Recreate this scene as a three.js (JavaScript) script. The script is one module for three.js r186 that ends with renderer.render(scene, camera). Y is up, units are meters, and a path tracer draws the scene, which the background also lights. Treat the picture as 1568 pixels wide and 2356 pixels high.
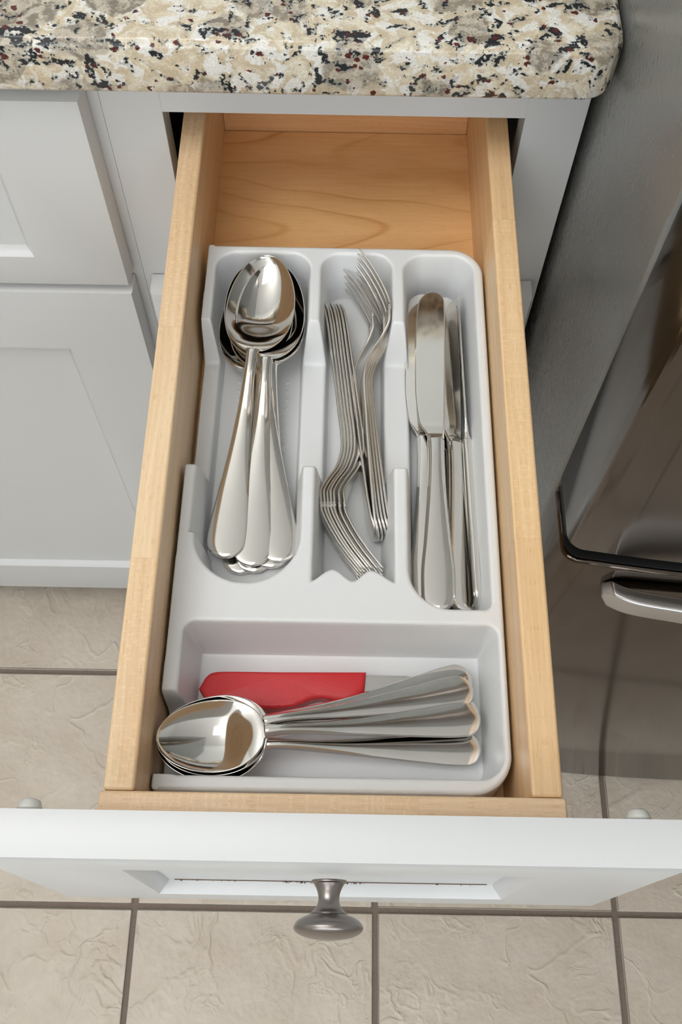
import * as THREE from 'three';
import { RoundedBoxGeometry } from 'three/addons/geometries/RoundedBoxGeometry.js';
import { mergeGeometries, mergeVertices, toCreasedNormals } from 'three/addons/utils/BufferGeometryUtils.js';
import { ImprovedNoise } from 'three/addons/math/ImprovedNoise.js';
import { RectAreaLightUniformsLib } from 'three/addons/lights/RectAreaLightUniformsLib.js';

// ---------- camera, light, exposure (x right, y up, z out of the cabinet; the cabinet face is z = 0) ----------
const scene = new THREE.Scene();
const camera = new THREE.PerspectiveCamera(54.687, 1568 / 2356, 0.02, 30);
camera.position.set(0.0020, 1.2841, 0.5013);
camera.rotation.set(-1.11156, -0.00228, 0.01962, 'YXZ');
const renderer = new THREE.WebGLRenderer();
renderer.toneMapping = THREE.LinearToneMapping;
renderer.toneMappingExposure = 1.27;
renderer.shadowMap.enabled = true;
RectAreaLightUniformsLib.init();
scene.background = new THREE.Color(0.90, 0.96, 1.0);      // the day outside the window
scene.backgroundIntensity = 2.6;
const ROOM = { x0: -2.3, x1: 1.9, z0: -0.64, z1: 2.5, h: 2.44 };
const LAMPS = [                                            // ceiling panels: x, z, width (x), depth (z), intensity
  [-0.55, 0.60, 1.2, 0.6, 1.5], [-0.55, 2.0, 1.2, 0.6, 1.0],
];
const WINDOW = { x0: -1.3, x1: 1.2, y0: 1.0, y1: 2.2 };     // in the wall behind the photographer
const UPLIGHT = { x: -1.05, z: 0.80, y: 1.62, size: 0.34, power: 75 };   // unseen torchiere, added to brighten the white ceiling

// ---------- helpers ----------
const used = new Map();
function numbered(name) { const n = used.get(name) ?? 0; used.set(name, n + 1); return n ? `${name}_${String(n).padStart(3, '0')}` : name; }
function tag(o, label, category, group, kind) {
  if (label) o.userData.label = label;
  if (category) o.userData.category = category;
  if (group) o.userData.group = group;
  if (kind) o.userData.kind = kind;
  return o;
}
function thing(name, label, category, pos = [0, 0, 0], group) {
  const o = new THREE.Group(); o.name = numbered(name); o.position.set(...pos); scene.add(o);
  return tag(o, label, category, group);
}
function sub(name, parent) { const o = new THREE.Group(); o.name = name; parent.add(o); return o; }
function part(name, geo, mat, parent) {
  const m = new THREE.Mesh(geo, mat); m.name = parent === scene ? numbered(name) : name; m.castShadow = m.receiveShadow = true; parent.add(m); return m;
}
function structure(name, geo, mat) { const m = part(name, geo, mat, scene); m.userData.kind = 'structure'; return m; }
let seedState = 7;
const rnd = () => { seedState = (seedState * 1664525 + 1013904223) >>> 0; return seedState / 4294967296; };
const P3 = new ImprovedNoise();
const noise = (x, y, z = 0) => P3.noise(x, y, z);
function fbm(x, y, z = 0, o = 4) { let s = 0, a = 0.5, f = 1; for (let i = 0; i < o; i++) { s += a * P3.noise(x * f, y * f, z + i * 7.3); a *= 0.5; f *= 2.03; } return s; }
const clamp = (v, a = 0, b = 1) => Math.min(b, Math.max(a, v));
const sstep = (a, b, x) => { const t = clamp((x - a) / (b - a)); return t * t * (3 - 2 * t); };
const mix = (a, b, t) => a + (b - a) * t;
const mix3 = (a, b, t) => [mix(a[0], b[0], t), mix(a[1], b[1], t), mix(a[2], b[2], t)];
const hash = (x, y, k = 0) => { let h = (x * 374761393 + y * 668265263 + k * 2147483647) | 0; h = Math.imul(h ^ (h >>> 13), 1274126177); h ^= h >>> 16; return (h >>> 0) / 4294967296; };
const toS = (l) => { l = clamp(l); return 255 * (l <= 0.0031308 ? 12.92 * l : 1.055 * Math.pow(l, 1 / 2.4) - 0.055); };
function colourTexture(w, h, fn) {                          // fn(u, v) -> linear rgb
  const d = new Uint8Array(w * h * 4);
  for (let j = 0; j < h; j++) for (let i = 0; i < w; i++) {
    const c = fn((i + 0.5) / w, (j + 0.5) / h), k = (j * w + i) * 4;
    d[k] = toS(c[0]); d[k + 1] = toS(c[1]); d[k + 2] = toS(c[2]); d[k + 3] = 255;
  }
  const t = new THREE.DataTexture(d, w, h); t.colorSpace = THREE.SRGBColorSpace; return finish(t);
}
function valueTexture(w, h, fn) {                           // fn(u, v) -> 0..1, for bump and roughness
  const d = new Uint8Array(w * h * 4);
  for (let j = 0; j < h; j++) for (let i = 0; i < w; i++) { const c = 255 * clamp(fn((i + 0.5) / w, (j + 0.5) / h)), k = (j * w + i) * 4; d[k] = d[k + 1] = d[k + 2] = c; d[k + 3] = 255; }
  return finish(new THREE.DataTexture(d, w, h));
}
function finish(t) { t.wrapS = t.wrapT = THREE.MirroredRepeatWrapping; t.magFilter = THREE.LinearFilter; t.minFilter = THREE.LinearMipmapLinearFilter; t.generateMipmaps = true; t.needsUpdate = true; return t; }
function scaled(t, su, sv, ou = 0, ov = 0) { t.repeat.set(1 / su, 1 / sv); t.offset.set(-ou / su, -ov / sv); return t; }
const std = (o) => new THREE.MeshStandardMaterial(o);
const lin = (r, g, b) => new THREE.Color().setRGB(r, g, b);

function boxUV(g, grain = 'x') {                            // uv in metres, u along the grain
  const p = g.attributes.position, n = g.attributes.normal, uv = new Float32Array(p.count * 2);
  for (let i = 0; i < p.count; i++) {
    const q = { x: p.getX(i), y: p.getY(i), z: p.getZ(i) };
    const a = [Math.abs(n.getX(i)), Math.abs(n.getY(i)), Math.abs(n.getZ(i))], k = 'xyz'[a.indexOf(Math.max(...a))];
    const others = ['x', 'y', 'z'].filter((c) => c !== k);
    const u = others.includes(grain) ? grain : others[0], v = others.find((c) => c !== u);
    uv[2 * i] = q[u]; uv[2 * i + 1] = q[v];
  }
  g.setAttribute('uv', new THREE.BufferAttribute(uv, 2)); return g;
}
function bx(x0, x1, y0, y1, z0, z1, r = 0.0012, grain = 'x') {
  r = Math.min(r, (x1 - x0) / 2.01, (y1 - y0) / 2.01, (z1 - z0) / 2.01);
  const g = new RoundedBoxGeometry(x1 - x0, y1 - y0, z1 - z0, 2, r);
  g.translate((x0 + x1) / 2, (y0 + y1) / 2, (z0 + z1) / 2);
  return boxUV(g, grain);
}
const merged = (list) => mergeGeometries(list.map((g) => { const h = g.index ? g.toNonIndexed() : g; for (const k of Object.keys(h.attributes)) if (!['position', 'normal', 'uv'].includes(k)) h.deleteAttribute(k); return h; }));
function curve1(pts) {                                      // smooth interpolation through (z, value) points
  const n = pts.length, m = pts.map((p, i) => { const a = pts[Math.max(0, i - 1)], b = pts[Math.min(n - 1, i + 1)]; return (b[1] - a[1]) / (b[0] - a[0]); });
  for (let i = 1; i < n - 1; i++) if ((pts[i][1] - pts[i - 1][1]) * (pts[i + 1][1] - pts[i][1]) <= 0) m[i] = 0;
  return (z) => {
    if (z <= pts[0][0]) return pts[0][1];
    if (z >= pts[n - 1][0]) return pts[n - 1][1];
    let i = 0; while (z > pts[i + 1][0]) i++;
    const h = pts[i + 1][0] - pts[i][0], t = (z - pts[i][0]) / h, t2 = t * t, t3 = t2 * t;
    return (2 * t3 - 3 * t2 + 1) * pts[i][1] + (t3 - 2 * t2 + t) * h * m[i] + (-2 * t3 + 3 * t2) * pts[i + 1][1] + (t3 - t2) * h * m[i + 1];
  };
}
// a solid of lens-like cross-sections along z: f(z) -> { xl, xr, y, t, bend, crown }
function sections(zs, nv, f) {
  const pos = [], uv = [], idx = [], ring = 2 * nv + 4;
  for (const z of zs) {
    const s = f(z), h = s.t / 2, rho = Math.min(0.35 * s.t, 0.3 * (s.xr - s.xl)), put = (x, dy) => { const v = clamp((x - s.xl) / Math.max(1e-9, s.xr - s.xl)) * 2 - 1, q = 1 - v * v; pos.push(x, s.y + (s.bend ?? 0) * q + dy + (dy > 0 ? (s.crown ?? 0) * q : 0), z); uv.push(x, z); };
    for (let k = 0; k < nv; k++) put(mix(s.xr - rho, s.xl + rho, 0.5 - 0.5 * Math.cos(Math.PI * k / (nv - 1))), h);
    put(s.xl, h - rho); put(s.xl, -h + rho);
    for (let k = 0; k < nv; k++) put(mix(s.xl + rho, s.xr - rho, 0.5 - 0.5 * Math.cos(Math.PI * k / (nv - 1))), -h);
    put(s.xr, -h + rho); put(s.xr, h - rho);
  }
  const nz = zs.length, zOf = [];
  for (let i = 0; i < nz - 1; i++) for (let k = 0; k < ring; k++) {
    const a = i * ring + k, b = i * ring + (k + 1) % ring, c = a + ring, d = b + ring;
    idx.push(a, b, c, b, d, c); zOf.push(i, i);
  }
  const cap = (i, flip) => { const c = pos.length / 3; let x = 0, y = 0; for (let k = 0; k < ring; k++) { x += pos[(i * ring + k) * 3] / ring; y += pos[(i * ring + k) * 3 + 1] / ring; } pos.push(x, y, zs[i]); uv.push(x, zs[i]); for (let k = 0; k < ring; k++) { const a = i * ring + k, b = i * ring + (k + 1) % ring; flip ? idx.push(a, b, c) : idx.push(b, a, c); zOf.push(Math.min(i, nz - 2)); } };
  cap(0, false); cap(nz - 1, true);
  const g = new THREE.BufferGeometry();
  g.setAttribute('position', new THREE.Float32BufferAttribute(pos, 3)); g.setAttribute('uv', new THREE.Float32BufferAttribute(uv, 2));
  g.setIndex(idx); g.computeVertexNormals(); g.userData.zOf = zOf;
  return g;
}
function splitAt(g, rows, cut) {                            // two geometries of one smooth solid
  const out = [[], []], idx = g.index.array, zOf = g.userData.zOf;
  for (let t = 0; t < zOf.length; t++) out[rows[zOf[t]] < cut ? 0 : 1].push(idx[3 * t], idx[3 * t + 1], idx[3 * t + 2]);
  return out.map((list) => {
    const map = new Map(), o = { position: [], normal: [], uv: [] }, ii = [];
    for (const i of list) {
      if (!map.has(i)) { map.set(i, map.size); for (const [k, w] of [['position', 3], ['normal', 3], ['uv', 2]]) for (let c = 0; c < w; c++) o[k].push(g.attributes[k].array[i * w + c]); }
      ii.push(map.get(i));
    }
    const r = new THREE.BufferGeometry();
    for (const [k, w] of [['position', 3], ['normal', 3], ['uv', 2]]) r.setAttribute(k, new THREE.Float32BufferAttribute(o[k], w));
    r.setIndex(ii); return r;
  });
}
// puts a thing with its local z along `to - from`, its local y near `up`
function orient(o, from, to, up) {
  const Z = new THREE.Vector3(...to).sub(new THREE.Vector3(...from)).normalize(), X = new THREE.Vector3(...up).cross(Z).normalize(), Y = Z.clone().cross(X);
  o.position.set(...from); o.quaternion.setFromRotationMatrix(new THREE.Matrix4().makeBasis(X, Y, Z)); return o;
}
function copy(proto, label) { const c = proto.clone(); c.name = numbered(proto.userData.kindName); c.userData = { ...proto.userData }; if (label) c.userData.label = label; scene.add(c); return c; }

// ---------- materials ----------
const graniteMap = (() => {
  const SX = 450, SZ = 225;                                 // millimetres covered
  const worley = (x, y, s, k) => { const cx = Math.floor(x / s), cy = Math.floor(y / s); let best = 1e9, id = null; for (let i = -1; i <= 1; i++) for (let j = -1; j <= 1; j++) { const a = cx + i, b = cy + j, px = (a + 0.1 + 0.8 * hash(a, b, k)) * s, py = (b + 0.1 + 0.8 * hash(a, b, k + 1)) * s, d = Math.hypot(x - px, y - py); if (d < best) { best = d; id = [a, b]; } } return [best, id]; };
  const granite = (x, y) => {
    const w1 = fbm(x / 20, y / 20, 1, 4), w2 = fbm(x / 20, y / 20, 11, 4), f1 = fbm(x / 2.6, y / 2.6, 4, 3), f2 = fbm(x / 2.6, y / 2.6, 14, 3);
    const wx = x + 10 * w1 + 1.6 * f1, wy = y + 10 * w2 + 1.6 * f2;
    const big = fbm(x / 60, y / 60, 21, 2), mid = fbm(wx / 9, wy / 9, 31, 4), fine = noise(x / 0.7, y / 0.7, 41), grit = fbm(x / 1.6, y / 1.6, 43, 3);
    // groundmass: cream, honey and milky white patches
    let c = mix3([0.56, 0.465, 0.325], [0.72, 0.66, 0.53], sstep(-0.18, 0.18, mid));
    c = mix3(c, [0.64, 0.53, 0.37], 0.55 * sstep(0.06, 0.17, fbm(wx / 13, wy / 13, 51, 4) - 0.25 * big));
    c = mix3(c, [0.78, 0.77, 0.735], 0.85 * sstep(0.02, 0.13, fbm(wx / 10, wy / 10, 61, 4) + 0.2 * big));
    c = c.map((q) => q * (1 + 0.35 * grit));
    // large grey-brown feldspar crystals
    const [d, id] = worley(wx, wy, 40, 5), has = hash(id[0], id[1], 9) < 0.7, r = 10 + 9 * hash(id[0], id[1], 12);
    const edge = has ? d - r + 3 * mid : 14 + 10 * mid;
    if (has) {
      const a = Math.PI * hash(id[0], id[1], 15), ca = Math.cos(a), sa = Math.sin(a), p = x * ca + y * sa + 2 * f1, q = -x * sa + y * ca + 3 * w1 + 1.2 * f2;
      const cleave = Math.abs(fbm(p / 9, q / 1.8, 71, 3)), blot = fbm(wx / 7, wy / 7, 73, 4);
      let k = mix3([0.20, 0.17, 0.13], [0.48, 0.42, 0.335], sstep(-0.22, 0.2, blot + 0.4 * grit));
      k = mix3(k, [0.68, 0.63, 0.54], 0.75 * sstep(0.06, 0.0, cleave) * sstep(-0.15, 0.1, blot));
      c = mix3(c, k, (0.72 + 0.25 * hash(id[0], id[1], 19)) * sstep(1.5, -1.5, edge));
    }
    c = c.map((q) => q * (1 + 0.10 * fine));
    // black mica, lacy, gathered along crystal borders
    const cl = fbm(x / 30, y / 30, 81, 2), near = Math.exp(-Math.pow((edge - 2.5) / 4.0, 2));
    const body = fbm(wx / 7, wy / 7, 83, 3) + 0.17 * near + 0.42 * cl, lace = body + 0.5 * f1 + 0.3 * grit;
    c = mix3(c, [0.27, 0.29, 0.27], 0.55 * sstep(0.13, 0.25, body + 0.25 * f2));
    c = mix3(c, [0.018, 0.02, 0.023], sstep(0.255, 0.30, lace));
    // small black specks
    c = mix3(c, [0.03, 0.03, 0.03], 0.8 * sstep(0.34, 0.40, fbm(x / 1.7, y / 1.7, 87, 2) + 0.25 * body));
    // burgundy garnets, rounded and clustered
    for (const [s, k, pr] of [[6, 21, 0.16], [9, 31, 0.17]]) {
      const [g, gi] = worley(x + 2.4 * f2, y + 2.4 * f1, s, k), rr = 0.6 + 1.5 * hash(gi[0], gi[1], k + 5);
      if (hash(gi[0], gi[1], k + 7) < pr * (0.15 + 2.8 * clamp(0.5 * cl + body + 0.08))) c = mix3(c, grit + fine * 0.4 > 0.2 ? [0.03, 0.011, 0.013] : [0.10, 0.022, 0.02], sstep(rr + 0.2, rr - 0.2, g));
    }
    return c;
  };
  return colourTexture(2048, 1024, (u, v) => granite(u * SX + 60, v * SZ + 60));
})();
scaled(graniteMap, 0.45, 0.225, -0.26, -0.125);
const M = {};
M.granite = new THREE.MeshPhysicalMaterial({ map: graniteMap, roughness: 0.16, specularIntensity: 0.9 });
M.paint = std({ color: lin(0.63, 0.638, 0.64), roughness: 0.33 });
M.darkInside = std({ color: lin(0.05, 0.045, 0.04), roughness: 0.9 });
M.tray = new THREE.MeshPhysicalMaterial({ color: lin(0.775, 0.79, 0.80), roughness: 0.36 });
M.rubber = new THREE.MeshPhysicalMaterial({ color: lin(0.85, 0.86, 0.83), roughness: 0.35, transmission: 0.35, thickness: 0 });
const scratch = valueTexture(512, 512, (u, v) => 0.5 + 0.5 * fbm(u * 14, v * 90, 3, 3));
scaled(scratch, 0.05, 0.05);
M.steel = std({ color: lin(0.79, 0.77, 0.735), metalness: 1, roughness: 0.085 });
M.satin = std({ color: lin(0.80, 0.775, 0.735), metalness: 1, roughness: 0.24, bumpMap: scratch, bumpScale: 0.00001 });
M.blade = std({ color: lin(0.60, 0.585, 0.56), metalness: 1, roughness: 0.24 });
M.red = std({ color: lin(0.62, 0.022, 0.028), roughness: 0.42, bumpMap: valueTexture(256, 256, (u, v) => 0.5 + 0.5 * noise(u * 60, v * 60)), bumpScale: 0.00005 });
scaled(M.red.bumpMap, 0.04, 0.04);
M.nickel = std({ color: lin(0.31, 0.28, 0.265), metalness: 1, roughness: 0.3 });
M.dark = std({ color: lin(0.012, 0.012, 0.013), roughness: 0.6 });
const leather = valueTexture(1024, 1024, (u, v) => 0.5 + 0.9 * (0.6 * noise(u * 150 + 2 * noise(u * 40, v * 40), v * 58, 2) + 0.4 * fbm(u * 90, v * 90, 5, 2)));
M.fridgeSide = std({ color: lin(0.23, 0.237, 0.23), roughness: 0.25, metalness: 0.3, bumpMap: scaled(leather, 0.25, 0.25), bumpScale: 0.0002 });
M.stainless = std({ color: lin(0.115, 0.094, 0.078), metalness: 1, roughness: 0.12 });
M.handle = std({ color: lin(0.55, 0.53, 0.52), metalness: 1, roughness: 0.32 });
M.wall = std({ color: lin(0.72, 0.73, 0.72), roughness: 0.85 });
M.ceiling = std({ color: lin(0.85, 0.85, 0.84), roughness: 0.9 });
M.grout = std({ color: lin(0.21, 0.165, 0.135), roughness: 0.95, bumpMap: valueTexture(256, 256, (u, v) => 0.5 + fbm(u * 40, v * 40)), bumpScale: 0.0006 });
scaled(M.grout.bumpMap, 0.1, 0.1);

// maple and birch
function maple(len, wid, seed, joints, base = [0.80, 0.58, 0.355], flip = false) {
  const t = colourTexture(2048, 256, (u, v) => {
    const L = u * len, W = v * wid; let k = 0; while (k < joints.length && L > joints[k]) k++;
    const h = hash(k, seed, 3), s = seed * 13 + k * 31, W2 = W + 0.004 * noise(L * 9, W * 20, s);
    const grain = fbm(L * 9, W2 * 420, s, 3), broad = fbm(L * 5, W2 * 90, s + 3, 3), pore = noise(L * 160, W * 1500, s + 9), fleck = noise(L * 700, W * 260, s + 5);
    const flk = k % 2 === (seed % 2) ? 1 : 0.25;
    let c = base.map((q, i) => q * (1 + (h - 0.5) * [0.12, 0.2, 0.28][i] + grain * [0.16, 0.24, 0.34][i] + broad * [0.16, 0.3, 0.45][i] + flk * 0.09 * clamp(fleck * 2 - 0.1)));
    if (pore > 0.36) c = c.map((q, i) => q * [0.93, 0.88, 0.8][i]);
    const j = Math.min(...joints.map((q) => Math.abs(q - L)), 1); if (j < 0.0004) c = c.map((q) => q * 0.95);
    return c;
  });
  return t;
}
const mapleLeft = scaled(maple(0.54, 0.08, 2, [0.255, 0.40]), 0.54, 0.08, -0.10, 0.74), mapleRight = scaled(maple(0.54, 0.08, 5, [0.17, 0.385], [0.81, 0.545, 0.295]), 0.54, 0.08, -0.10, 0.74);
const mapleFront = scaled(maple(0.24, 0.08, 8, [0.16], [0.81, 0.58, 0.36]), 0.24, 0.08, -0.12, 0.74);
const lacquer = (map) => new THREE.MeshPhysicalMaterial({ map, roughness: 0.38 });
M.mapleLeft = lacquer(mapleLeft); M.mapleRight = lacquer(mapleRight); M.mapleFront = lacquer(mapleFront);
const birchMap = colourTexture(1024, 2048, (u, v) => {      // rotary-cut sheet: wandering growth rings
  const x = u * 0.2, z = v * 0.52;
  const q = x - 0.105, r = 70 * Math.sqrt(q * q + 0.0004) * (1 + 0.8 * noise(x * 9, z * 2.5, 31)) + 7 * z * Math.exp(-q * q * 400) + 1.5 * fbm(x * 14 + 3, z * 5, 5, 3);
  const f = r - Math.floor(r), str = 0.35 + 0.65 * sstep(-0.2, 0.25, fbm(x * 9, z * 5, 17, 2)), line = str * Math.exp(-Math.pow((f - 0.5) / 0.05, 2)), shade = str * sstep(0, 0.5, f) * (1 - sstep(0.5, 0.56, f));
  const fib = fbm(x * 420, z * 30, 9, 3), blot = fbm(x * 25, z * 12, 12, 3), pore = noise(x * 1500, z * 160, 4);
  let c = [0.90, 0.535, 0.24].map((q, i) => q * (1 + [0.08, 0.14, 0.2][i] * fib + [0.12, 0.2, 0.26][i] * blot - [0.16, 0.27, 0.40][i] * line - [0.06, 0.09, 0.13][i] * shade));
  if (pore > 0.42) c = c.map((q) => q * 0.94);
  return c;
});
M.birch = lacquer(scaled(birchMap, 0.2, 0.52, -0.1, -0.1));
M.birchBack = lacquer(scaled(maple(0.24, 0.08, 11, [], [0.82, 0.49, 0.245]), 0.24, 0.08, -0.12, 0.74));

// floor tile: cleft stone relief
const cleft = (u, v, k) => {
  const w = fbm(u * 3, v * 3, k, 3), a = 1 - Math.abs(fbm(u * 4 + w * 1.6, v * 4.5 - w, k + 5, 4)) * 5, b = 1 - Math.abs(fbm(u * 9 + w * 2, v * 8 + w, k + 9, 4)) * 5;
  return 0.42 * fbm(u * 5, v * 5, k + 2, 5) + 0.16 * sstep(0.55, 1, a) * sstep(-0.1, 0.25, fbm(u * 3, v * 3, k + 20, 2) + 0.1) + 0.1 * sstep(0.6, 1, b) * sstep(0.0, 0.2, fbm(u * 4, v * 4, k + 30, 2)) + 0.06 * fbm(u * 40, v * 40, k, 3);
};
M.tile = [0, 1, 2, 3].map((k) => {
  const bump = valueTexture(512, 512, (u, v) => 0.5 + 0.75 * cleft(u, v, k * 40 + 3));
  const map = colourTexture(512, 512, (u, v) => { const b = fbm(u * 4, v * 4, k * 9 + 70, 4), f = fbm(u * 30, v * 30, k + 80, 3), c = cleft(u, v, k * 40 + 3); return [0.58, 0.505, 0.42].map((q, i) => q * (1 + [0.14, 0.18, 0.24][i] * b + 0.08 * f + 0.12 * c)); });
  return std({ map: scaled(map, 0.29, 0.29, -0.145, -0.145), bumpMap: scaled(bump, 0.29, 0.29, -0.145, -0.145), bumpScale: 0.0065, roughness: 0.42 });
});

// ---------- the room ----------
{
  const { x0, x1, z0, z1, h } = ROOM, T = 0.12;
  const floor = structure('floor', boxUV(new THREE.BoxGeometry(x1 - x0 + 2 * T, 0.1, z1 - z0 + 2 * T).translate((x0 + x1) / 2, -0.053, (z0 + z1) / 2)), M.grout);
  const TS = 0.2899, GR = 0.0062, tx = -0.2372, tz = 0.4017, shapes = [0, 1, 2].map((k) => { const g = new RoundedBoxGeometry(TS - GR - k * 0.0004, 0.012, TS - GR, 1, 0.0016); return boxUV(g); });
  for (let i = -8; i < 8; i++) for (let j = -4; j < 8; j++) {
    const cx = tx + (i + 0.5) * TS, cz = tz + (j + 0.5) * TS;
    if (cx < x0 || cx > x1 || cz < z0 || cz > z1) continue;
    const k = Math.floor(hash(i, j, 1) * 4), t = part('tile', shapes[Math.abs(i + j) % 3], M.tile[k], floor);
    t.position.set(cx, -0.006 + (hash(i, j, 5) - 0.5) * 0.0004, cz);
    t.rotation.y = Math.floor(hash(i, j, 2) * 4) * Math.PI / 2;
  }
  structure('ceiling', new THREE.BoxGeometry(x1 - x0 + 2 * T, 0.1, z1 - z0 + 2 * T).translate((x0 + x1) / 2, h + 0.05, (z0 + z1) / 2), M.ceiling);
  structure('wall_back', new THREE.BoxGeometry(x1 - x0 + 2 * T, h, T).translate((x0 + x1) / 2, h / 2, z0 - T / 2), M.wall);
  structure('wall_right', new THREE.BoxGeometry(T, h, z1 - z0).translate(x1 + T / 2, h / 2, (z0 + z1) / 2), M.wall);
  structure('wall_left', new THREE.BoxGeometry(T, h, z1 - z0).translate(x0 - T / 2, h / 2, (z0 + z1) / 2), M.wall);
  // front wall, behind the photographer, with a wide window
  const a = WINDOW, Z = z1 + T / 2, xa = x0 - T, xb = x1 + T;
  structure('wall_front', merged([
    new THREE.BoxGeometry(xb - xa, a.y0, T).translate((xa + xb) / 2, a.y0 / 2, Z), new THREE.BoxGeometry(xb - xa, h - a.y1, T).translate((xa + xb) / 2, (h + a.y1) / 2, Z),
    new THREE.BoxGeometry(a.x0 - xa, a.y1 - a.y0, T).translate((a.x0 + xa) / 2, (a.y0 + a.y1) / 2, Z), new THREE.BoxGeometry(xb - a.x1, a.y1 - a.y0, T).translate((a.x1 + xb) / 2, (a.y0 + a.y1) / 2, Z)]), M.wall);
  const win = sub('window_1', scene); win.userData.kind = 'structure';
  const xm = (a.x0 + a.x1) / 2;
  part('frame', merged([bx(a.x0, a.x1, a.y0, a.y0 + 0.05, Z - 0.03, Z + 0.03), bx(a.x0, a.x1, a.y1 - 0.05, a.y1, Z - 0.03, Z + 0.03), bx(a.x0, a.x0 + 0.05, a.y0, a.y1, Z - 0.03, Z + 0.03), bx(a.x1 - 0.05, a.x1, a.y0, a.y1, Z - 0.03, Z + 0.03), bx(xm - 0.025, xm + 0.025, a.y0, a.y1, Z - 0.02, Z + 0.02)]), M.paint, win);
}
// ceiling lamps
LAMPS.forEach(([x, z, w, d, power], i) => {
  const t = thing('ceiling_light', i ? 'flat white ceiling panel light over the open floor' : 'flat white ceiling panel light above the open drawer', 'light', [x, ROOM.h, z]);
  part('frame', merged([bx(-w / 2 - 0.02, w / 2 + 0.02, -0.03, 0, -d / 2 - 0.02, -d / 2), bx(-w / 2 - 0.02, w / 2 + 0.02, -0.03, 0, d / 2, d / 2 + 0.02), bx(-w / 2 - 0.02, -w / 2, -0.03, 0, -d / 2, d / 2), bx(w / 2, w / 2 + 0.02, -0.03, 0, -d / 2, d / 2)]), M.paint, t);
  part('diffuser', new THREE.BoxGeometry(w, 0.008, d).translate(0, -0.02, 0), std({ color: lin(0.8, 0.8, 0.8), emissive: lin(1, 0.98, 0.95), emissiveIntensity: 1.6 }), t);
  const L = new THREE.RectAreaLight(lin(1, 0.99, 0.975), power, w, d); L.position.set(0, -0.027, 0); L.rotation.x = -Math.PI / 2; t.add(L); L.name = 'lamp_light';
});

{
  const U = UPLIGHT, t = thing('added_floor_lamp', 'added unseen white torchiere that brightens the ceiling', 'lamp', [U.x, 0, U.z]);  // added uplight out of view, there to brighten the ceiling
  part('base', new THREE.LatheGeometry([[0.0001, 0.028], [0.03, 0.027], [0.125, 0.018], [0.135, 0.010], [0.135, 0], [0.0001, 0]].map((p) => new THREE.Vector2(...p)), 48), M.paint, t);
  part('pole', new THREE.CylinderGeometry(0.012, 0.012, U.y - 0.13, 24).translate(0, (U.y - 0.13) / 2 + 0.02, 0), M.paint, t);
  part('shade', new THREE.LatheGeometry([[0.02, -0.115], [0.06, -0.11], [0.13, -0.085], [0.19, -0.04], [0.215, 0], [0.21, 0.001], [0.185, -0.036], [0.125, -0.080], [0.06, -0.104], [0.02, -0.109]].map((p) => new THREE.Vector2(p[0], p[1] + U.y)), 64), M.paint, t);
  part('diffuser', new THREE.CylinderGeometry(0.19, 0.19, 0.006, 48).translate(0, U.y - 0.03, 0), std({ color: lin(0.8, 0.8, 0.8), emissive: lin(1, 0.98, 0.95), emissiveIntensity: 2 }), t);
  const L = new THREE.RectAreaLight(lin(1, 0.99, 0.975), U.power, U.size * 0.75, U.size * 0.75); L.position.set(0, U.y - 0.02, 0); L.rotation.x = Math.PI / 2; L.name = 'lamp_light'; t.add(L);
}

// ---------- countertop ----------
{
  const x0 = -0.80, x1 = 0.1555, z0 = -0.62, z1 = 0.0347, r = 0.02, b = 0.008, TOP = 0.914, TH = 0.038;
  const s = new THREE.Shape();
  s.moveTo(x0, -z0); s.lineTo(x1 - b, -z0); s.lineTo(x1 - b, -(z1 - r)); s.quadraticCurveTo(x1 - b, -(z1 - b), x1 - r, -(z1 - b)); s.lineTo(x0, -(z1 - b)); s.lineTo(x0, -z0);
  let g = new THREE.ExtrudeGeometry(s, { depth: TH - 2 * b, bevelEnabled: true, bevelThickness: b, bevelSize: b, bevelSegments: 5, curveSegments: 12 });
  g.rotateX(-Math.PI / 2); g.translate(0, TOP - TH + b, 0);
  g.deleteAttribute('uv'); g = toCreasedNormals(mergeVertices(g.deleteAttribute('normal'), 1e-5), 0.6);
  const p = g.attributes.position, n = g.attributes.normal, uv = new Float32Array(p.count * 2);
  for (let i = 0; i < p.count; i++) { const d = TOP - p.getY(i), k = clamp(n.getX(i) * n.getX(i)); uv[2 * i] = p.getX(i) + (n.getX(i) > 0 ? d * k : 0); uv[2 * i + 1] = p.getZ(i) + d * (1 - k); }
  g.setAttribute('uv', new THREE.BufferAttribute(uv, 2));
  tag(part('countertop', g, M.granite, scene), 'speckled beige granite countertop with black and burgundy flecks over white cabinets', 'countertop');
}

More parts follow.
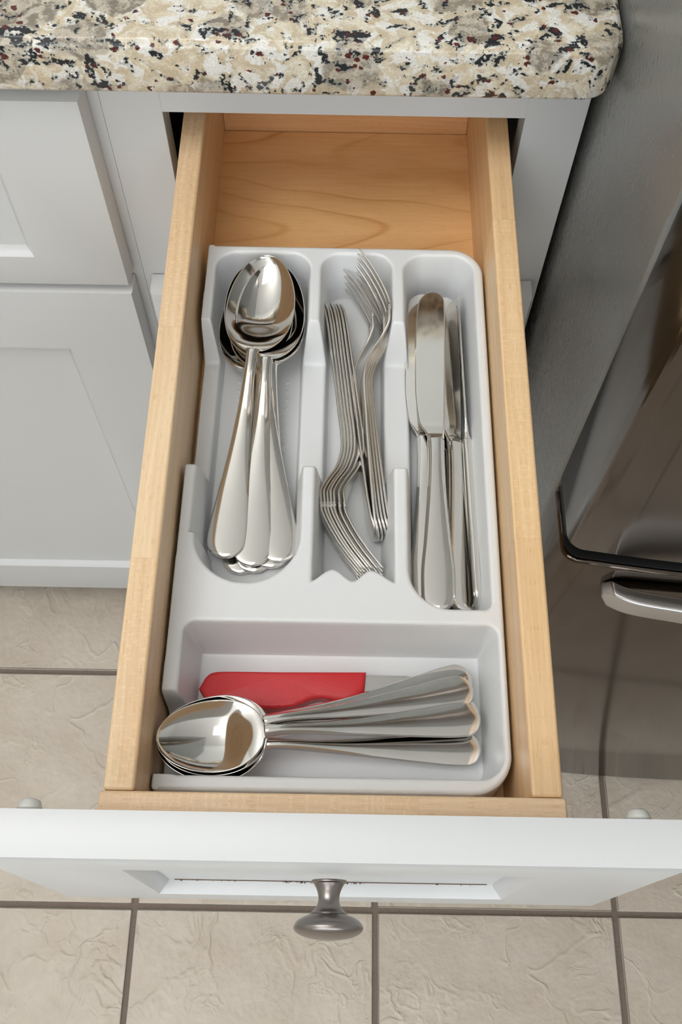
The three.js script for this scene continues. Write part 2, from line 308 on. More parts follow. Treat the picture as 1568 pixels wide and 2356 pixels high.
// ---------- cabinets ----------
// shaker front: frame ring with a bevelled opening, and an inset panel; front plane z = 0, back z = -t
function shakerGeo(w, h, t, st, rail, depth = 0.007, inset = 0.005, e = 0.0015) {
  const W = w / 2, H = h / 2, pos = [], quad = (a, b, c, d) => pos.push(...a, ...b, ...c, ...a, ...c, ...d);
  const ring = (A, B) => { for (let i = 0; i < 4; i++) { const j = (i + 1) % 4; quad(A[i], A[j], B[j], B[i]); } };
  const rect = (x, y, z) => [[-x, -y, z], [x, -y, z], [x, y, z], [-x, y, z]];
  const back = rect(W, H, -t), e0 = rect(W, H, -e * 2), e1 = rect(W - e * 0.6, H - e * 0.6, -e * 0.6), e2 = rect(W - e * 2, H - e * 2, 0), o = rect(W - st, H - rail, 0), n = rect(W - st - inset, H - rail - inset, -depth + 0.001), n2 = rect(W - st - inset, H - rail - inset, -depth - 0.003);
  ring(back, e0); ring(e0, e1); ring(e1, e2); ring(e2, o); ring(o, n); ring(n, n2); quad(back[3], back[2], back[1], back[0]);
  let g = new THREE.BufferGeometry(); g.setAttribute('position', new THREE.Float32BufferAttribute(pos, 3));
  g = boxUV(toCreasedNormals(mergeVertices(g, 1e-6), 0.7));
  const px = W - st - inset + 0.002, py = H - rail - inset + 0.002;
  return [g, bx(-px, px, -py, py, -depth - 0.008, -depth, 0.0004)];
}
function shaker(name, parent, x0, x1, y0, y1, zf, t, st, rail) {
  const d = sub(name, parent); d.position.set((x0 + x1) / 2, (y0 + y1) / 2, zf);
  const [a, b] = shakerGeo(x1 - x0, y1 - y0, t, st, rail);
  part('frame', a, M.paint, d); part('inset_panel', b, M.paint, d); return d;
}
const HALF = 0.1524, OPEN = 0.1144, OY = 0.8351, CT = 0.876;
const cab = thing('base_cabinet', 'narrow white base cabinet with its top drawer pulled open', 'cabinet');
part('stile', bx(-HALF + 0.0002, -OPEN, 0.114, CT, -0.019, 0, 0.0004), M.paint, cab);
part('stile', bx(OPEN, HALF, 0.114, CT, -0.019, 0, 0.0004), M.paint, cab);
part('top_rail', bx(-OPEN, OPEN, OY, CT, -0.019, 0, 0.0002), M.paint, cab);
part('middle_rail', bx(-OPEN, OPEN, 0.690, 0.715, -0.019, 0, 0.0002), M.paint, cab);
part('bottom_rail', bx(-OPEN, OPEN, 0.114, 0.150, -0.019, 0, 0.0002), M.paint, cab);
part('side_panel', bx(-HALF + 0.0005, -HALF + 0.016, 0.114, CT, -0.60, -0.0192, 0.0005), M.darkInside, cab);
part('side_panel', bx(HALF - 0.016, HALF - 0.0005, 0.114, CT, -0.60, -0.0192, 0.0005), M.paint, cab);
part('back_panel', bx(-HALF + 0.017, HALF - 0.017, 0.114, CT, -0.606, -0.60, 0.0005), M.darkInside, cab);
part('toe_kick', bx(-HALF, HALF, 0.0, 0.114, -0.095, -0.076, 0.0005), M.paint, cab);
// lower door of the narrow cabinet
shaker('door', cab, -0.1458, 0.1458, 0.075, 0.6800, 0.0205, 0.0195, 0.060, 0.062);

// the open drawer: z of box front 0.4158, box back outer -0.099
const DX0 = -0.1046, DX1 = 0.1068, DY = 0.8203, DZ = 0.4158, FL = 0.742, SW = 0.0146;
const drawer = sub('drawer', cab);
tag(drawer, 'pale maple drawer box behind a white shaker front');
part('side_panel', bx(DX0, DX0 + SW, 0.727, DY, -0.100, DZ, 0.0016, 'z'), M.mapleLeft, drawer);
part('side_panel', bx(DX1 - SW, DX1, 0.727, DY, -0.100, DZ, 0.0016, 'z'), M.mapleRight, drawer);
part('back_panel', bx(DX0 + SW, DX1 - SW, 0.727, DY - 0.004, -0.100, -0.0865, 0.001, 'x'), M.birchBack, drawer);
part('bottom_panel', bx(DX0 + SW - 0.001, DX1 - SW + 0.001, FL - 0.009, FL, -0.0856, DZ, 0.0003, 'z'), M.birch, drawer);
part('box_front', bx(DX0 - 0.0013, DX1 + 0.0013, 0.727, DY, DZ + 0.0002, 0.4308, 0.0014, 'x'), M.mapleFront, drawer);
const FZ = 0.4512, FX0 = -0.1480, FX1 = 0.1490, FY0 = 0.689, FY1 = 0.8574;
{
  const [a, b] = shakerGeo(FX1 - FX0, FY1 - FY0, FZ - 0.431, 0.0575, 0.031);
  const f = part('drawer_front', a, M.paint, drawer); f.position.set((FX0 + FX1) / 2, (FY0 + FY1) / 2, FZ);
  const q = part('inset_panel', b, M.paint, drawer); q.position.copy(f.position);
  const cr = [bx(FX0 + 0.0655, FX1 - 0.0655, FY0 + 0.0359, FY0 + 0.0366, FZ - 0.0072, FZ - 0.0066, 0.0002)];  // dark strip standing in for shade in the panel gap; crumbs follow
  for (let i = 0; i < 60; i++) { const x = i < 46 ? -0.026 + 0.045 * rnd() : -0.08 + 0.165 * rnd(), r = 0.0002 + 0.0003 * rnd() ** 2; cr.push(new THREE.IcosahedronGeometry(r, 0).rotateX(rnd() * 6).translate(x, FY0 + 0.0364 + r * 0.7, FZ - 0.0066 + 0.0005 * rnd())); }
  tag(part('grime_and_gap_shade', boxUV(merged(cr)), std({ color: lin(0.10, 0.055, 0.03), roughness: 0.9 }), drawer), 'brown crumbs caught on the panel ledge, with a dark strip standing in for gap shade', null, null, 'stuff');
  const pts = [[0.0078, 0], [0.0078, 0.0012], [0.0072, 0.0016], [0.0066, 0.0022], [0.0052, 0.006], [0.0046, 0.010], [0.0050, 0.0135], [0.0062, 0.0165], [0.0080, 0.0185], [0.0082, 0.0192], [0.0112, 0.0208], [0.0138, 0.0232], [0.01495, 0.0258], [0.0150, 0.0272], [0.0144, 0.0288], [0.0125, 0.0306], [0.0092, 0.0322], [0.005, 0.0331], [0.0002, 0.0334]];
  const fine = new THREE.SplineCurve(pts.map((p) => new THREE.Vector2(p[0] * 1.05, p[1] * 0.76))).getPoints(70);
  const k = part('knob', new THREE.LatheGeometry(fine, 64).rotateX(Math.PI / 2), M.nickel, drawer); tag(k, 'brushed nickel mushroom knob'); k.position.set(0.0, 0.7985, FZ);
  for (const bxx of [-0.1272, 0.1308]) { const bm = part('bumper', new THREE.LatheGeometry([[0.0001, 0.0052], [0.0028, 0.0050], [0.0042, 0.0042], [0.0049, 0.0022], [0.0056, 0], [0.0001, 0]].map((p) => new THREE.Vector2(...p)), 32).rotateX(-Math.PI / 2), M.rubber, drawer); bm.position.set(bxx, 0.851, 0.431); tag(bm, 'translucent rubber bumper'); }
}
// neighbouring cabinet on the left
const cab2 = thing('base_cabinet', 'wide white base cabinet with closed shaker drawer and door', 'cabinet', [-HALF, 0, 0]);
part('stile', bx(-0.038, 0.0001, 0.114, CT, -0.019, 0, 0.0005), M.paint, cab2);
part('stile', bx(-0.61, -0.572, 0.114, CT, -0.019, 0, 0.0012), M.paint, cab2);
part('top_rail', bx(-0.572, -0.038, OY, CT, -0.019, -0.0001, 0.001), M.paint, cab2);
part('bottom_rail', bx(-0.572, -0.038, 0.114, 0.15, -0.019, -0.0001, 0.001), M.paint, cab2);
part('side_panel', bx(-0.61, -0.594, 0.114, CT, -0.60, -0.0192, 0.0005), M.paint, cab2);
part('back_panel', bx(-0.594, -0.002, 0.114, CT, -0.606, -0.60, 0.0005), M.darkInside, cab2);
part('toe_kick', bx(-0.61, 0, 0.0, 0.114, -0.095, -0.076, 0.0005), M.paint, cab2);
shaker('drawer', cab2, -0.60, -0.0068, 0.6885, 0.8598, 0.0205, 0.0195, 0.0635, 0.0315);
shaker('door', cab2, -0.60, -0.0068, 0.073, 0.6800, 0.0205, 0.0195, 0.0635, 0.072);

// ---------- refrigerator ----------
{
  const fr = thing('refrigerator', 'dark grey refrigerator with stainless front standing beside the cabinet', 'refrigerator', [0.157, 0, 0]);
  part('side_panel', bx(0, 0.9, 0.02, 1.76, -0.60, 0.1665, 0.006, 'z'), M.fridgeSide, fr);
  part('gasket', bx(0.003, 0.897, 0.04, 1.74, 0.1664, 0.205, 0.001), M.dark, fr);
  const plan = (zin) => {                                    // bowed door seen from above
    const s = new THREE.Shape(), W = 0.9, N = 40, pts = [[0, 0.1685], [0, 0.213]];
    for (let i = 1; i <= 8; i++) { const a = (i / 8) * 1.25; pts.push([0.014 * (1 - Math.cos(a)), 0.213 + 0.012 * Math.sin(a)]); }
    for (let i = 1; i < N; i++) { const x = 0.0096 + (W - 0.0192) * i / N, u = (x - W / 2) / (W / 2 - 0.0096); pts.push([x, 0.2244 + 0.022 * (1 - Math.pow(Math.abs(u), 3))]); }
    for (let i = 8; i >= 0; i--) { const a = (i / 8) * 1.25; pts.push([W - 0.014 * (1 - Math.cos(a)), 0.213 + 0.012 * Math.sin(a)]); }
    pts.push([W, 0.1685]);
    s.setFromPoints(pts.map(([x, z]) => new THREE.Vector2(x, -(z + zin)))); return s;
  };
  const door = (y0, y1) => { const b = 0.0025; let g = new THREE.ExtrudeGeometry(plan(0), { depth: y1 - y0 - 2 * b, bevelEnabled: true, bevelThickness: b, bevelSize: b, bevelOffset: -b, bevelSegments: 3 }); g.rotateX(-Math.PI / 2); g.translate(0, y0 + b, 0); g.deleteAttribute('uv'); g.deleteAttribute('normal'); return boxUV(toCreasedNormals(mergeVertices(g, 1e-5), 0.6)); };
  part('door', door(0.6705, 1.76), M.stainless, fr);
  const fz = sub('freezer_drawer', fr); { const sc = 0.994, g = new THREE.ExtrudeGeometry(plan(-0.0035), { depth: 0.0012, bevelEnabled: false }); g.rotateX(-Math.PI / 2); g.translate(-0.45, 0.6518, 0); g.scale(sc, 1, 1); g.translate(0.45, 0, 0); boxUV(g); tag(part('top_seal', g, M.dark, fz), 'black top seal'); } part('drawer_front', door(0.02, 0.652), M.stainless, fz);
  // bowed bar handle
  const path = new THREE.CatmullRomCurve3([[0.034, 0.622, 0.2325], [0.05, 0.622, 0.2405], [0.09, 0.622, 0.248], [0.15, 0.622, 0.258], [0.30, 0.622, 0.274], [0.45, 0.622, 0.279], [0.60, 0.622, 0.274], [0.75, 0.622, 0.258], [0.81, 0.622, 0.248], [0.85, 0.622, 0.2405], [0.866, 0.622, 0.2325]].map((p) => new THREE.Vector3(...p)));
  const nb = 90, pos = [], idx = [], RN = 24;
  for (let i = 0; i <= nb; i++) { const t = i / nb, c = path.getPoint(t), q = Math.min(t, 1 - t), e = Math.min(1, 0.3 + 22 * q); for (let k = 0; k < RN; k++) { const a = k / RN * Math.PI * 2, ca = Math.cos(a), sa = Math.sin(a); pos.push(c.x, c.y + Math.sign(sa) * Math.pow(Math.abs(sa), 0.45) * 0.0115 * e, c.z + Math.sign(ca) * Math.pow(Math.abs(ca), 0.45) * 0.0065 * (0.6 + 0.4 * e)); } }
  for (let i = 0; i < nb; i++) for (let k = 0; k < RN; k++) { const a = i * RN + k, b = i * RN + (k + 1) % RN; idx.push(a, b, a + RN, b, b + RN, a + RN); }
  for (const [base, f] of [[0, 1], [nb * RN, 0]]) for (let k = 1; k < RN - 1; k++) f ? idx.push(base, base + k + 1, base + k) : idx.push(base, base + k, base + k + 1);
  const hg = new THREE.BufferGeometry(); hg.setAttribute('position', new THREE.Float32BufferAttribute(pos, 3)); hg.setIndex(idx.reverse()); hg.computeVertexNormals(); boxUV(hg);
  tag(part('handle', hg, M.handle, fz), 'bowed grey metal bar handle');
}

// ---------- cutlery tray ----------
const TRAYF = 0.7452;
{
  const X0 = (z) => mix(-0.0862, -0.0890, clamp((z - 0.065) / 0.34)), X1 = 0.0908, Z0 = 0.0624, Z1 = 0.4092, RIM = 0.785, LOW = 0.756;
  const rr = (x, z, x0, x1, z0, z1, r) => { const qx = Math.abs(x - (x0 + x1) / 2) - (x1 - x0) / 2 + r, qz = Math.abs(z - (z0 + z1) / 2) - (z1 - z0) / 2 + r; return Math.hypot(Math.max(qx, 0), Math.max(qz, 0)) + Math.min(Math.max(qx, qz), 0) - r; };
  const quadR = (x, z, x0, x1, z0, z1, rs) => rr(x, z, x0, x1, z0, z1, x < (x0 + x1) / 2 ? (z < (z0 + z1) / 2 ? rs[0] : rs[2]) : (z < (z0 + z1) / 2 ? rs[1] : rs[3]));
  const outer = (x, z) => quadR(x, z, X0(z), X1, Z0, Z1, [0.002, 0.021, 0.002, 0.021]);
  const zig = curve1([[-0.0140, 0.2958], [-0.0119, 0.2954], [-0.0014, 0.2888], [0.0098, 0.2955], [0.0193, 0.2890], [0.0312, 0.2954], [0.034, 0.2958]]);
  const comps = [
    (x, z) => Math.max(quadR(x, z, X0(z) + 0.0065, -0.0200, 0.0688, 0.40, [0.013, 0.013, 0.01, 0.01]), z < 0.2680 ? -1 : Math.hypot(x + 0.0494, z - 0.2680) - 0.0294),
    (x, z) => Math.max(quadR(x, z, -0.0124, 0.0322, 0.0688, 0.40, [0.012, 0.012, 0.01, 0.01]), z - zig(x)),
    (x, z) => quadR(x, z, 0.0404, 0.0843, 0.0690, 0.3110, [0.013, 0.013, 0.023, 0.004]),
    (x, z) => quadR(x, z, X0(z) + 0.0085, 0.0866, 0.3206, 0.4012, [0.006, 0.006, 0.004, 0.012]),
  ];
  const divider = curve1([[0.04, RIM], [0.1215, RIM], [0.1245, RIM - 0.005], [0.1335, LOW + 0.002], [0.139, LOW], [0.2205, LOW], [0.2225, LOW + 0.012], [0.2240, RIM - 0.003], [0.228, RIM], [0.5, RIM]]);
  const leftGap = curve1([[0.3, 1], [0.3575, 1], [0.3595, 0.85], [0.3615, 0.15], [0.364, 0], [0.3995, 0], [0.4003, 0.5], [0.4010, 1], [0.5, 1]]);
  const top = (x, z) => { let T = mix(divider(z), RIM, sstep(0.060, 0.066, x)); if (z > 0.31) T = mix(mix(0.7545, RIM, leftGap(z)), T, sstep(-0.079, -0.075, x)); return T; };
  const wall = (s0, T, F, r = 0.0024, R = 0.004, run = 0.0052) => {   // s0: distance into the hollow; all walls share one draft
    const k = (RIM - r - F) / run, s = s0 - (RIM - T) / k;
    if (s < -r) return T;
    if (s < 0) return T - (r - Math.sqrt(Math.max(0, r * r - (s + r) * (s + r))));
    const y = T - r - k * s, f = F + (s0 < run + R ? Math.pow(clamp((run + R - s0) / (run + R)), 3) * R * 1.6 : 0);
    return Math.max(y, f);
  };
  const dots = []; for (let i = 0; i < 12; i++) for (const x of [-0.0645, -0.0335]) dots.push([x, 0.142 + i * 0.0066]);
  const H = (x, z) => {
    const T = top(x, z); let y = T;
    for (const c of comps) { const s = -c(x, z); if (s > -0.003) y = Math.min(y, wall(s, T, TRAYF)); }
    const so = outer(x, z); if (so > -0.003) { const r = x < X0(z) + 0.004 ? 0.001 : 0.0028, b = FL + 0.0003; y = Math.min(y, so < -r ? T : so < 0 ? T - (r - Math.sqrt(Math.max(0, r * r - (so + r) ** 2))) : Math.max(b, T - r - so * 60)); }
    if (y < TRAYF + 0.001 && x < -0.025 && x > -0.07) for (const [dx, dz] of dots) { const q = ((x - dx) ** 2 + (z - dz) ** 2) / 1.44e-6; if (q < 1) y += 0.0005 * (1 - q); }
    return y;
  };
  const S = 0.0005, nx = Math.ceil((0.0930 + 0.0915) / S), nz = Math.ceil((0.4120 - 0.0598) / S), pos = [], nor = [], uv = [], idx = [], id = new Int32Array((nx + 1) * (nz + 1)).fill(-1);
  for (let j = 0; j <= nz; j++) for (let i = 0; i <= nx; i++) {
    const x = -0.0915 + i * S, z = 0.0598 + j * S; if (outer(x, z) > 0.0010) continue;
    id[j * (nx + 1) + i] = pos.length / 3;
    const y = H(x, z), e = 0.0004, dx = (H(x + e, z) - H(x - e, z)) / (2 * e), dz = (H(x, z + e) - H(x, z - e)) / (2 * e), l = Math.hypot(dx, 1, dz);
    pos.push(x, y, z); nor.push(-dx / l, 1 / l, -dz / l); uv.push(x, z);
  }
  for (let j = 0; j < nz; j++) for (let i = 0; i < nx; i++) {
    const a = id[j * (nx + 1) + i], b = id[j * (nx + 1) + i + 1], c = id[(j + 1) * (nx + 1) + i], d = id[(j + 1) * (nx + 1) + i + 1];
    if (a < 0 || b < 0 || c < 0 || d < 0) continue;
    if (Math.abs(pos[a * 3 + 1] - pos[d * 3 + 1]) < Math.abs(pos[b * 3 + 1] - pos[c * 3 + 1])) idx.push(a, c, d, a, d, b); else idx.push(a, c, b, b, c, d);
  }
  const g = new THREE.BufferGeometry();
  g.setAttribute('position', new THREE.Float32BufferAttribute(pos, 3)); g.setAttribute('normal', new THREE.Float32BufferAttribute(nor, 3)); g.setAttribute('uv', new THREE.Float32BufferAttribute(uv, 2)); g.setIndex(idx);
  tag(part('cutlery_tray', g, M.tray, scene), 'white plastic cutlery tray with four compartments inside the open drawer', 'tray');
}

// ---------- cutlery ----------
const rows = (a, b, n, d0, d1) => { const o = []; for (let i = 0; i <= n; i++) { let t = i / n; if (d0 || d1) t = mix(t, 0.5 - 0.5 * Math.cos(Math.PI * t), 0.75); o.push(mix(a, b, t)); } return o; };
// z = 0 at the handle's end, z = L at the bowl's tip
function makeSpoon(L, bowl, bw, hw, depth, name) {
  const zb = L - bowl, cap = hw * 0.95;
  const wHandle = curve1([[0, hw * 0.98], [L * 0.07, hw], [L * 0.17, hw * 0.86], [L * 0.33, hw * 0.58], [L * 0.5, hw * 0.38], [zb - 0.008, hw * 0.32], [zb, hw * 0.36]]);
  const yLine = curve1([[0, 0.0002], [L * 0.10, 0.0], [L * 0.25, 0.0007], [L * 0.45, 0.004], [zb - 0.012, 0.0098], [zb - 0.003, 0.0102], [zb + 0.01, 0.0085], [zb + bowl * 0.5, 0.0072], [L, 0.0088]]);
  const f = (z) => {
    let w, bend = 0, crown = 0.0006, t = 0.0022;
    const u = clamp((z - zb) / bowl);
    const uu = Math.pow(u, 0.94) * 2 - 1, egg = (bw / 2) * Math.sqrt(Math.max(0, 1 - Math.pow(Math.abs(uu), 2.06))) * (1 - 0.05 * uu);
    let tk = 1; if (z < cap) { const q = Math.sqrt(Math.max(2e-4, 1 - ((cap - z) / cap) ** 2)); w = wHandle(cap) * q; tk = 0.55 + 0.45 * Math.min(1, q * 1.6); }
    else w = wHandle(z);
    if (u > 0) { const k = sstep(0, 0.16, u); w = Math.sqrt(egg * egg + (wHandle(zb) * (1 - k)) ** 2); bend = -depth * sstep(0.02, 0.42, u) * Math.pow(Math.max(0, Math.sin(Math.PI * Math.pow(u, 0.9))), 0.55); crown = 0.0006 * (1 - k); t = mix(0.0026, 0.0013, sstep(0, 0.3, u)); }
    else { t = mix(0.0019, 0.0030, sstep(L * 0.25, zb, z)) * tk; crown = mix(0.0009, 0.0016, sstep(L * 0.2, zb, z)) * tk; }
    return { xl: -w, xr: w, y: yLine(z), t, bend, crown };
  };
  const zs = [...rows(0, zb, 70, 1, 0), ...rows(zb, L, 64, 0, 1).slice(1)];
  const g = sections(zs, 22, f), [h, b] = splitAt(g, zs, zb - 0.001);
  const o = new THREE.Group(); part('handle', h, M.steel, o); part('bowl', b, M.steel, o);
  o.userData = { kindName: name }; return o;
}
const add = (proto, label, category, group) => { const c = copy(proto); delete c.userData.kindName; tag(c, label, category, group); return c; };
const tableSpoon = makeSpoon(0.200, 0.069, 0.0430, 0.0112, 0.0098, 'tablespoon');
const teaSpoon = makeSpoon(0.1695, 0.0545, 0.0370, 0.0092, 0.0080, 'teaspoon');
// bottom of the pile first: handle end, bowl tip
const SP = [
  [[-0.0560, 0.7475, 0.2780], [-0.0560, 0.7625, 0.0800], 'tablespoon at the bottom of the stack, handle end under the others at far left'],
  [[-0.0480, 0.7485, 0.2775], [-0.0490, 0.7660, 0.0795], 'tablespoon with handle end half hidden below the middle handle of the stack'],
  [[-0.0375, 0.7500, 0.2750], [-0.0450, 0.7695, 0.0790], 'tablespoon directly under the rightmost handle, its rim edge showing beside it'],
  [[-0.0318, 0.7535, 0.2725], [-0.0560, 0.7730, 0.0790], 'tablespoon with the rightmost handle of the fanned stack'],
  [[-0.0492, 0.7535, 0.2755], [-0.0425, 0.7765, 0.0780], 'tablespoon with the middle handle of the fanned stack'],
  [[-0.0655, 0.7560, 0.2715], [-0.0467, 0.7805, 0.0765], 'topmost tablespoon, mirror bowl fully uncovered and handle pointing left'],
];
for (const [h, tip, label] of SP) orient(add(tableSpoon, label, 'spoon', 'tablespoons stacked in the left compartment'), h, tip, [0, 1, 0]);
const TS = [
  [[0.0792, 0.7555, 0.3795], [-0.0865, 0.7690, 0.3850], 'teaspoon with the lowest handle, nearest the drawer front'],
  [[0.0757, 0.7570, 0.3405], [-0.0860, 0.7710, 0.3862], 'teaspoon with the uppermost handle, resting across the red knife blade'],
  [[0.0788, 0.7580, 0.3605], [-0.0875, 0.7735, 0.3865], 'teaspoon whose handle end peeks out from under the middle handle'],
  [[0.0757, 0.7610, 0.3485], [-0.0870, 0.7760, 0.3848], 'teaspoon with the second handle from the tray bridge, lying over the uppermost handle'],
  [[0.0785, 0.7635, 0.3650], [-0.0888, 0.7790, 0.3850], 'topmost teaspoon, dark mirror bowl overhanging the low left tray wall'],
];
for (const [h, tip, label] of TS) orient(add(teaSpoon, label, 'spoon', 'teaspoons stacked in the front compartment'), h, tip, [0, 1, 0]);

// forks
const fork = (() => {
  const L = 0.192, zr = 0.1525, y = curve1([[0, -0.0030], [0.012, -0.0004], [0.04, 0.0006], [0.08, 0.0012], [0.108, 0.0010], [0.122, -0.0035], [0.133, -0.0105], [0.143, -0.0142], [0.152, -0.0142], [0.163, -0.0115], [0.178, -0.0050], [0.192, 0.0032]]);
  const w = curve1([[0, 0.0098], [0.015, 0.0100], [0.04, 0.0078], [0.075, 0.0050], [0.105, 0.0034], [0.118, 0.0033], [0.130, 0.0062], [0.140, 0.0104], [0.148, 0.0120], [0.154, 0.0122]]);
  const zs = [...rows(0, 0.118, 60, 1, 0), ...rows(0.118, zr, 26).slice(1)];
  const g = sections(zs, 12, (z) => { const c = 0.0095, k = z < c ? Math.sqrt(Math.max(1e-7, 1 - ((c - z) / c) ** 2)) : 1; return { xl: -w(z) * k, xr: w(z) * k, y: y(z), t: 0.0015, crown: z < 0.11 ? 0.0002 : 0, bend: z > 0.125 ? -0.0012 * sstep(0.125, 0.15, z) : 0 }; });
  const [h, hd] = splitAt(g, zs, 0.118), o = new THREE.Group();
  part('handle', h, M.satin, o); part('head', hd, M.satin, o);
  for (let i = 0; i < 4; i++) {
    const x = (i - 1.5) * 0.0064, q = 1 - (x / 0.0122) ** 2;
    const tz = rows(zr - 0.004, L, 26, 0, 1), tg = sections(tz, 6, (z) => { const u = clamp((z - zr) / (L - zr)), hw = mix(0.0025, 0.0010, u) * Math.sqrt(Math.max(1e-4, 1 - Math.pow(u, 12))), xc = x * (1 - 0.10 * u * u); return { xl: xc - hw, xr: xc + hw, y: y(z) - 0.0012 * q * (1 - 0.6 * u), t: mix(0.0015, 0.0011, u) }; });
    part('tine', tg, M.satin, o);
  }
  o.userData = { kindName: 'fork' }; return o;
})();
const ORD = ['leftmost', 'second from left', 'third from left', 'fourth from left', 'fifth from left', 'sixth from left', 'rightmost'];
const FX = [-0.0098, -0.0078, -0.0058, -0.0038, -0.0018, 0.0002, 0.0022];       // handle ends of the pile that points its tines at us
const FE = [0.0106, 0.0125, 0.0144, 0.0163, 0.0182, 0.0214, 0.0246];
for (let i = 0; i < 7; i++) orient(add(fork, `${ORD[i]} fork in the pile lying on edge with tines toward the drawer front`, 'fork', 'forks on edge with tines toward the front'), [FX[i], 0.7585 + 0.0006 * (i % 2), 0.0900 + 0.0006 * hash(i, 3)], [FE[i], 0.7585, 0.283], [1, 0.06, 0.0]);
for (let i = 0; i < 5; i++) {
  const k = ['leftmost', 'second from left', 'third from left', 'fourth from left', 'rightmost'][i];
  orient(add(fork, `${k} of five nested forks on edge with handle ends toward the drawer front`, 'fork', 'nested forks on edge with tines at the back'), [0.0218 + i * 0.0021, 0.7560, 0.2580], [0.0104 + i * 0.0011, 0.7610, 0.0670 + 0.0005 * i], [-1, 0.05, 0]);
}
orient(add(fork, 'loose fork left of the nested forks, its fan of tines pointing back left', 'fork', null), [0.0198, 0.7570, 0.2570], [0.0022, 0.7630, 0.0725], [-1, 0.05, 0]);
orient(add(fork, 'uppermost fork, its tines rising highest against the back of the tray', 'fork', null), [0.0208, 0.7560, 0.2590], [0.0130, 0.7830, 0.0730], [-0.98, 0.16, 0]);

// table knives
const knife = (() => {
  const L = 0.218, zb = 0.109, o = new THREE.Group();
  const w = curve1([[0, 0.0094], [0.02, 0.0097], [0.045, 0.0077], [0.075, 0.0056], [0.1, 0.0049], [zb, 0.0052]]), t = curve1([[0, 0.0045], [0.03, 0.0050], [0.09, 0.0062], [zb, 0.0064]]);
  const hz = rows(0, zb, 64, 1, 0), c = 0.0094;
  part('handle', sections(hz, 14, (z) => { const k = z < c ? Math.sqrt(Math.max(2e-4, 1 - ((c - z) / c) ** 2)) : 1; return { xl: -w(z) * k, xr: w(z) * k, y: 0, t: t(z) * (0.5 + 0.5 * Math.min(1, k * 1.3)), crown: 0.0006 }; }), M.steel, o);
  const tip = (z) => { const u = clamp((z - (L - 0.0075)) / 0.0075); return Math.sqrt(Math.max(2e-4, 1 - u ** 2.4)); };
  const back = curve1([[zb - 0.002, -0.0050], [zb + 0.03, -0.0062], [L - 0.02, -0.0072], [L, -0.0070]]), belly = curve1([[zb - 0.002, 0.0050], [zb + 0.003, 0.0054], [zb + 0.013, 0.0098], [zb + 0.04, 0.0122], [zb + 0.075, 0.0120], [L - 0.012, 0.0104], [L, 0.0080]]);
  const mid = (z) => (back(z) + belly(z)) / 2, half = (z) => (belly(z) - back(z)) / 2 * tip(z), xl = (z) => mid(z) - half(z), xr = (z) => mid(z) + half(z);
  part('blade', sections([zb - 0.002, zb, zb + 0.003, ...rows(zb + 0.005, L, 44, 0, 1)], 10, (z) => ({ xl: xl(z), xr: xr(z), y: 0, t: z < zb + 0.001 ? 0.0060 : mix(0.0034, 0.0015, sstep(zb + 0.001, zb + 0.012, z)) })), M.steel, o);
  o.userData = { kindName: 'table_knife' }; return o;
})();
const KN = [
  [[0.0545, 0.7500, 0.2990], [0.0555, 0.7520, 0.0800], [0, 1, 0], 'table knife lowest at the left wall of the knife compartment'],
  [[0.0528, 0.7575, 0.2985], [0.0540, 0.7600, 0.0830], [-0.12, 1, 0], 'table knife just left of the topmost knife, lying on the lowest one'],
  [[0.0715, 0.7490, 0.3040], [0.0690, 0.7500, 0.0850], [0.05, 1, 0], 'table knife lying flat on the tray floor beneath the topmost knife'],
  [[0.0722, 0.7585, 0.3035], [0.0700, 0.7630, 0.0830], [0.40, 1, 0], 'table knife just right of the topmost knife, blade tilted to the right'],
  [[0.0806, 0.7590, 0.3020], [0.0768, 0.7610, 0.0800], [1, 0.12, 0], 'table knife standing on edge along the right wall of the tray'],
  [[0.0578, 0.7670, 0.3065], [0.0600, 0.7720, 0.0880], [-0.06, 1, 0], 'topmost table knife lying flat with its wide blade facing up'],
];
for (const [h, tip, up, label] of KN) orient(add(knife, label, 'knife', 'table knives in the right compartment'), h, tip, up);

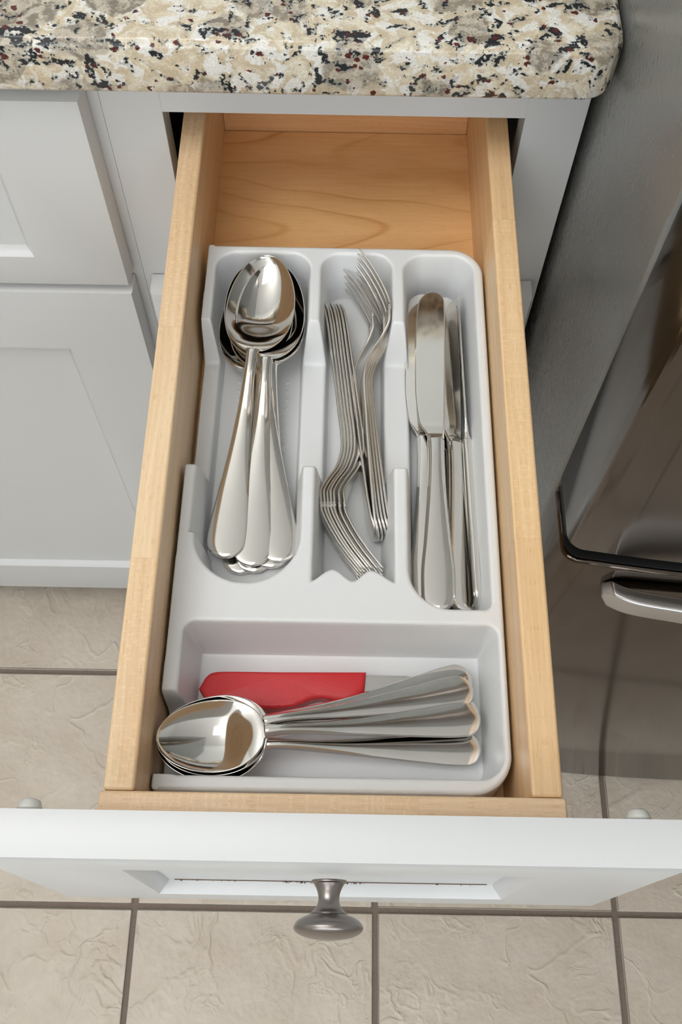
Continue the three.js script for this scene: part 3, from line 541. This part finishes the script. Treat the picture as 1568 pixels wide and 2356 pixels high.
// red-handled paring knife
{
  const Y = 0.7456, k = thing('paring_knife', 'small knife with a red plastic handle lying in the front compartment', 'knife', [0, Y, 0.348]);
  const pts = [[-0.0735, 0.0010], [-0.0705, -0.0050], [-0.0640, -0.0088], [-0.03, -0.0092], [0.0180, -0.0100], [0.0170, 0.0012], [0.0085, 0.0068], [0.0005, 0.0064], [-0.0060, 0.0052], [-0.0125, 0.0064], [-0.0205, 0.0100], [-0.0310, 0.0116], [-0.0420, 0.0112], [-0.0525, 0.0082], [-0.0615, 0.0068], [-0.0680, 0.0090]];
  const sharp = new Set([0, 4, 5, 15]), path = new THREE.CatmullRomCurve3(pts.map(([x, z]) => new THREE.Vector3(x, z, 0)), true, 'catmullrom', 0.35), out = [];
  for (let i = 0; i < pts.length; i++) { if (sharp.has(i) || sharp.has((i + 1) % pts.length)) out.push(new THREE.Vector2(pts[i][0], -pts[i][1])); else for (let s = 0; s < 5; s++) { const p = path.getPoint((i + s / 5) / pts.length); out.push(new THREE.Vector2(p.x, -p.y)); } }
  let g = new THREE.ExtrudeGeometry(new THREE.Shape(out), { depth: 0.006, bevelEnabled: true, bevelThickness: 0.0025, bevelSize: 0.0022, bevelOffset: -0.0022, bevelSegments: 4 });
  g.rotateX(-Math.PI / 2); g.translate(0, 0.0025, 0); g.deleteAttribute('uv'); g.deleteAttribute('normal'); g = boxUV(toCreasedNormals(mergeVertices(g, 1e-5), 0.6));
  tag(part('handle', g, M.red, k), 'red plastic handle with a finger notch');
  const b = new THREE.Shape([[0.012, 0.0088], [0.040, 0.0088], [0.056, 0.0060], [0.066, 0.0005], [0.060, -0.0035], [0.05, -0.0070], [0.012, -0.0088]].map((p) => new THREE.Vector2(p[0], p[1])));
  const bg = new THREE.ExtrudeGeometry(b, { depth: 0.0012, bevelEnabled: true, bevelThickness: 0.0003, bevelSize: 0.0003, bevelSegments: 1 }).rotateX(-Math.PI / 2).translate(0, 0.0052, 0);
  part('blade', boxUV(bg), M.blade, k);
}

renderer.render(scene, camera);
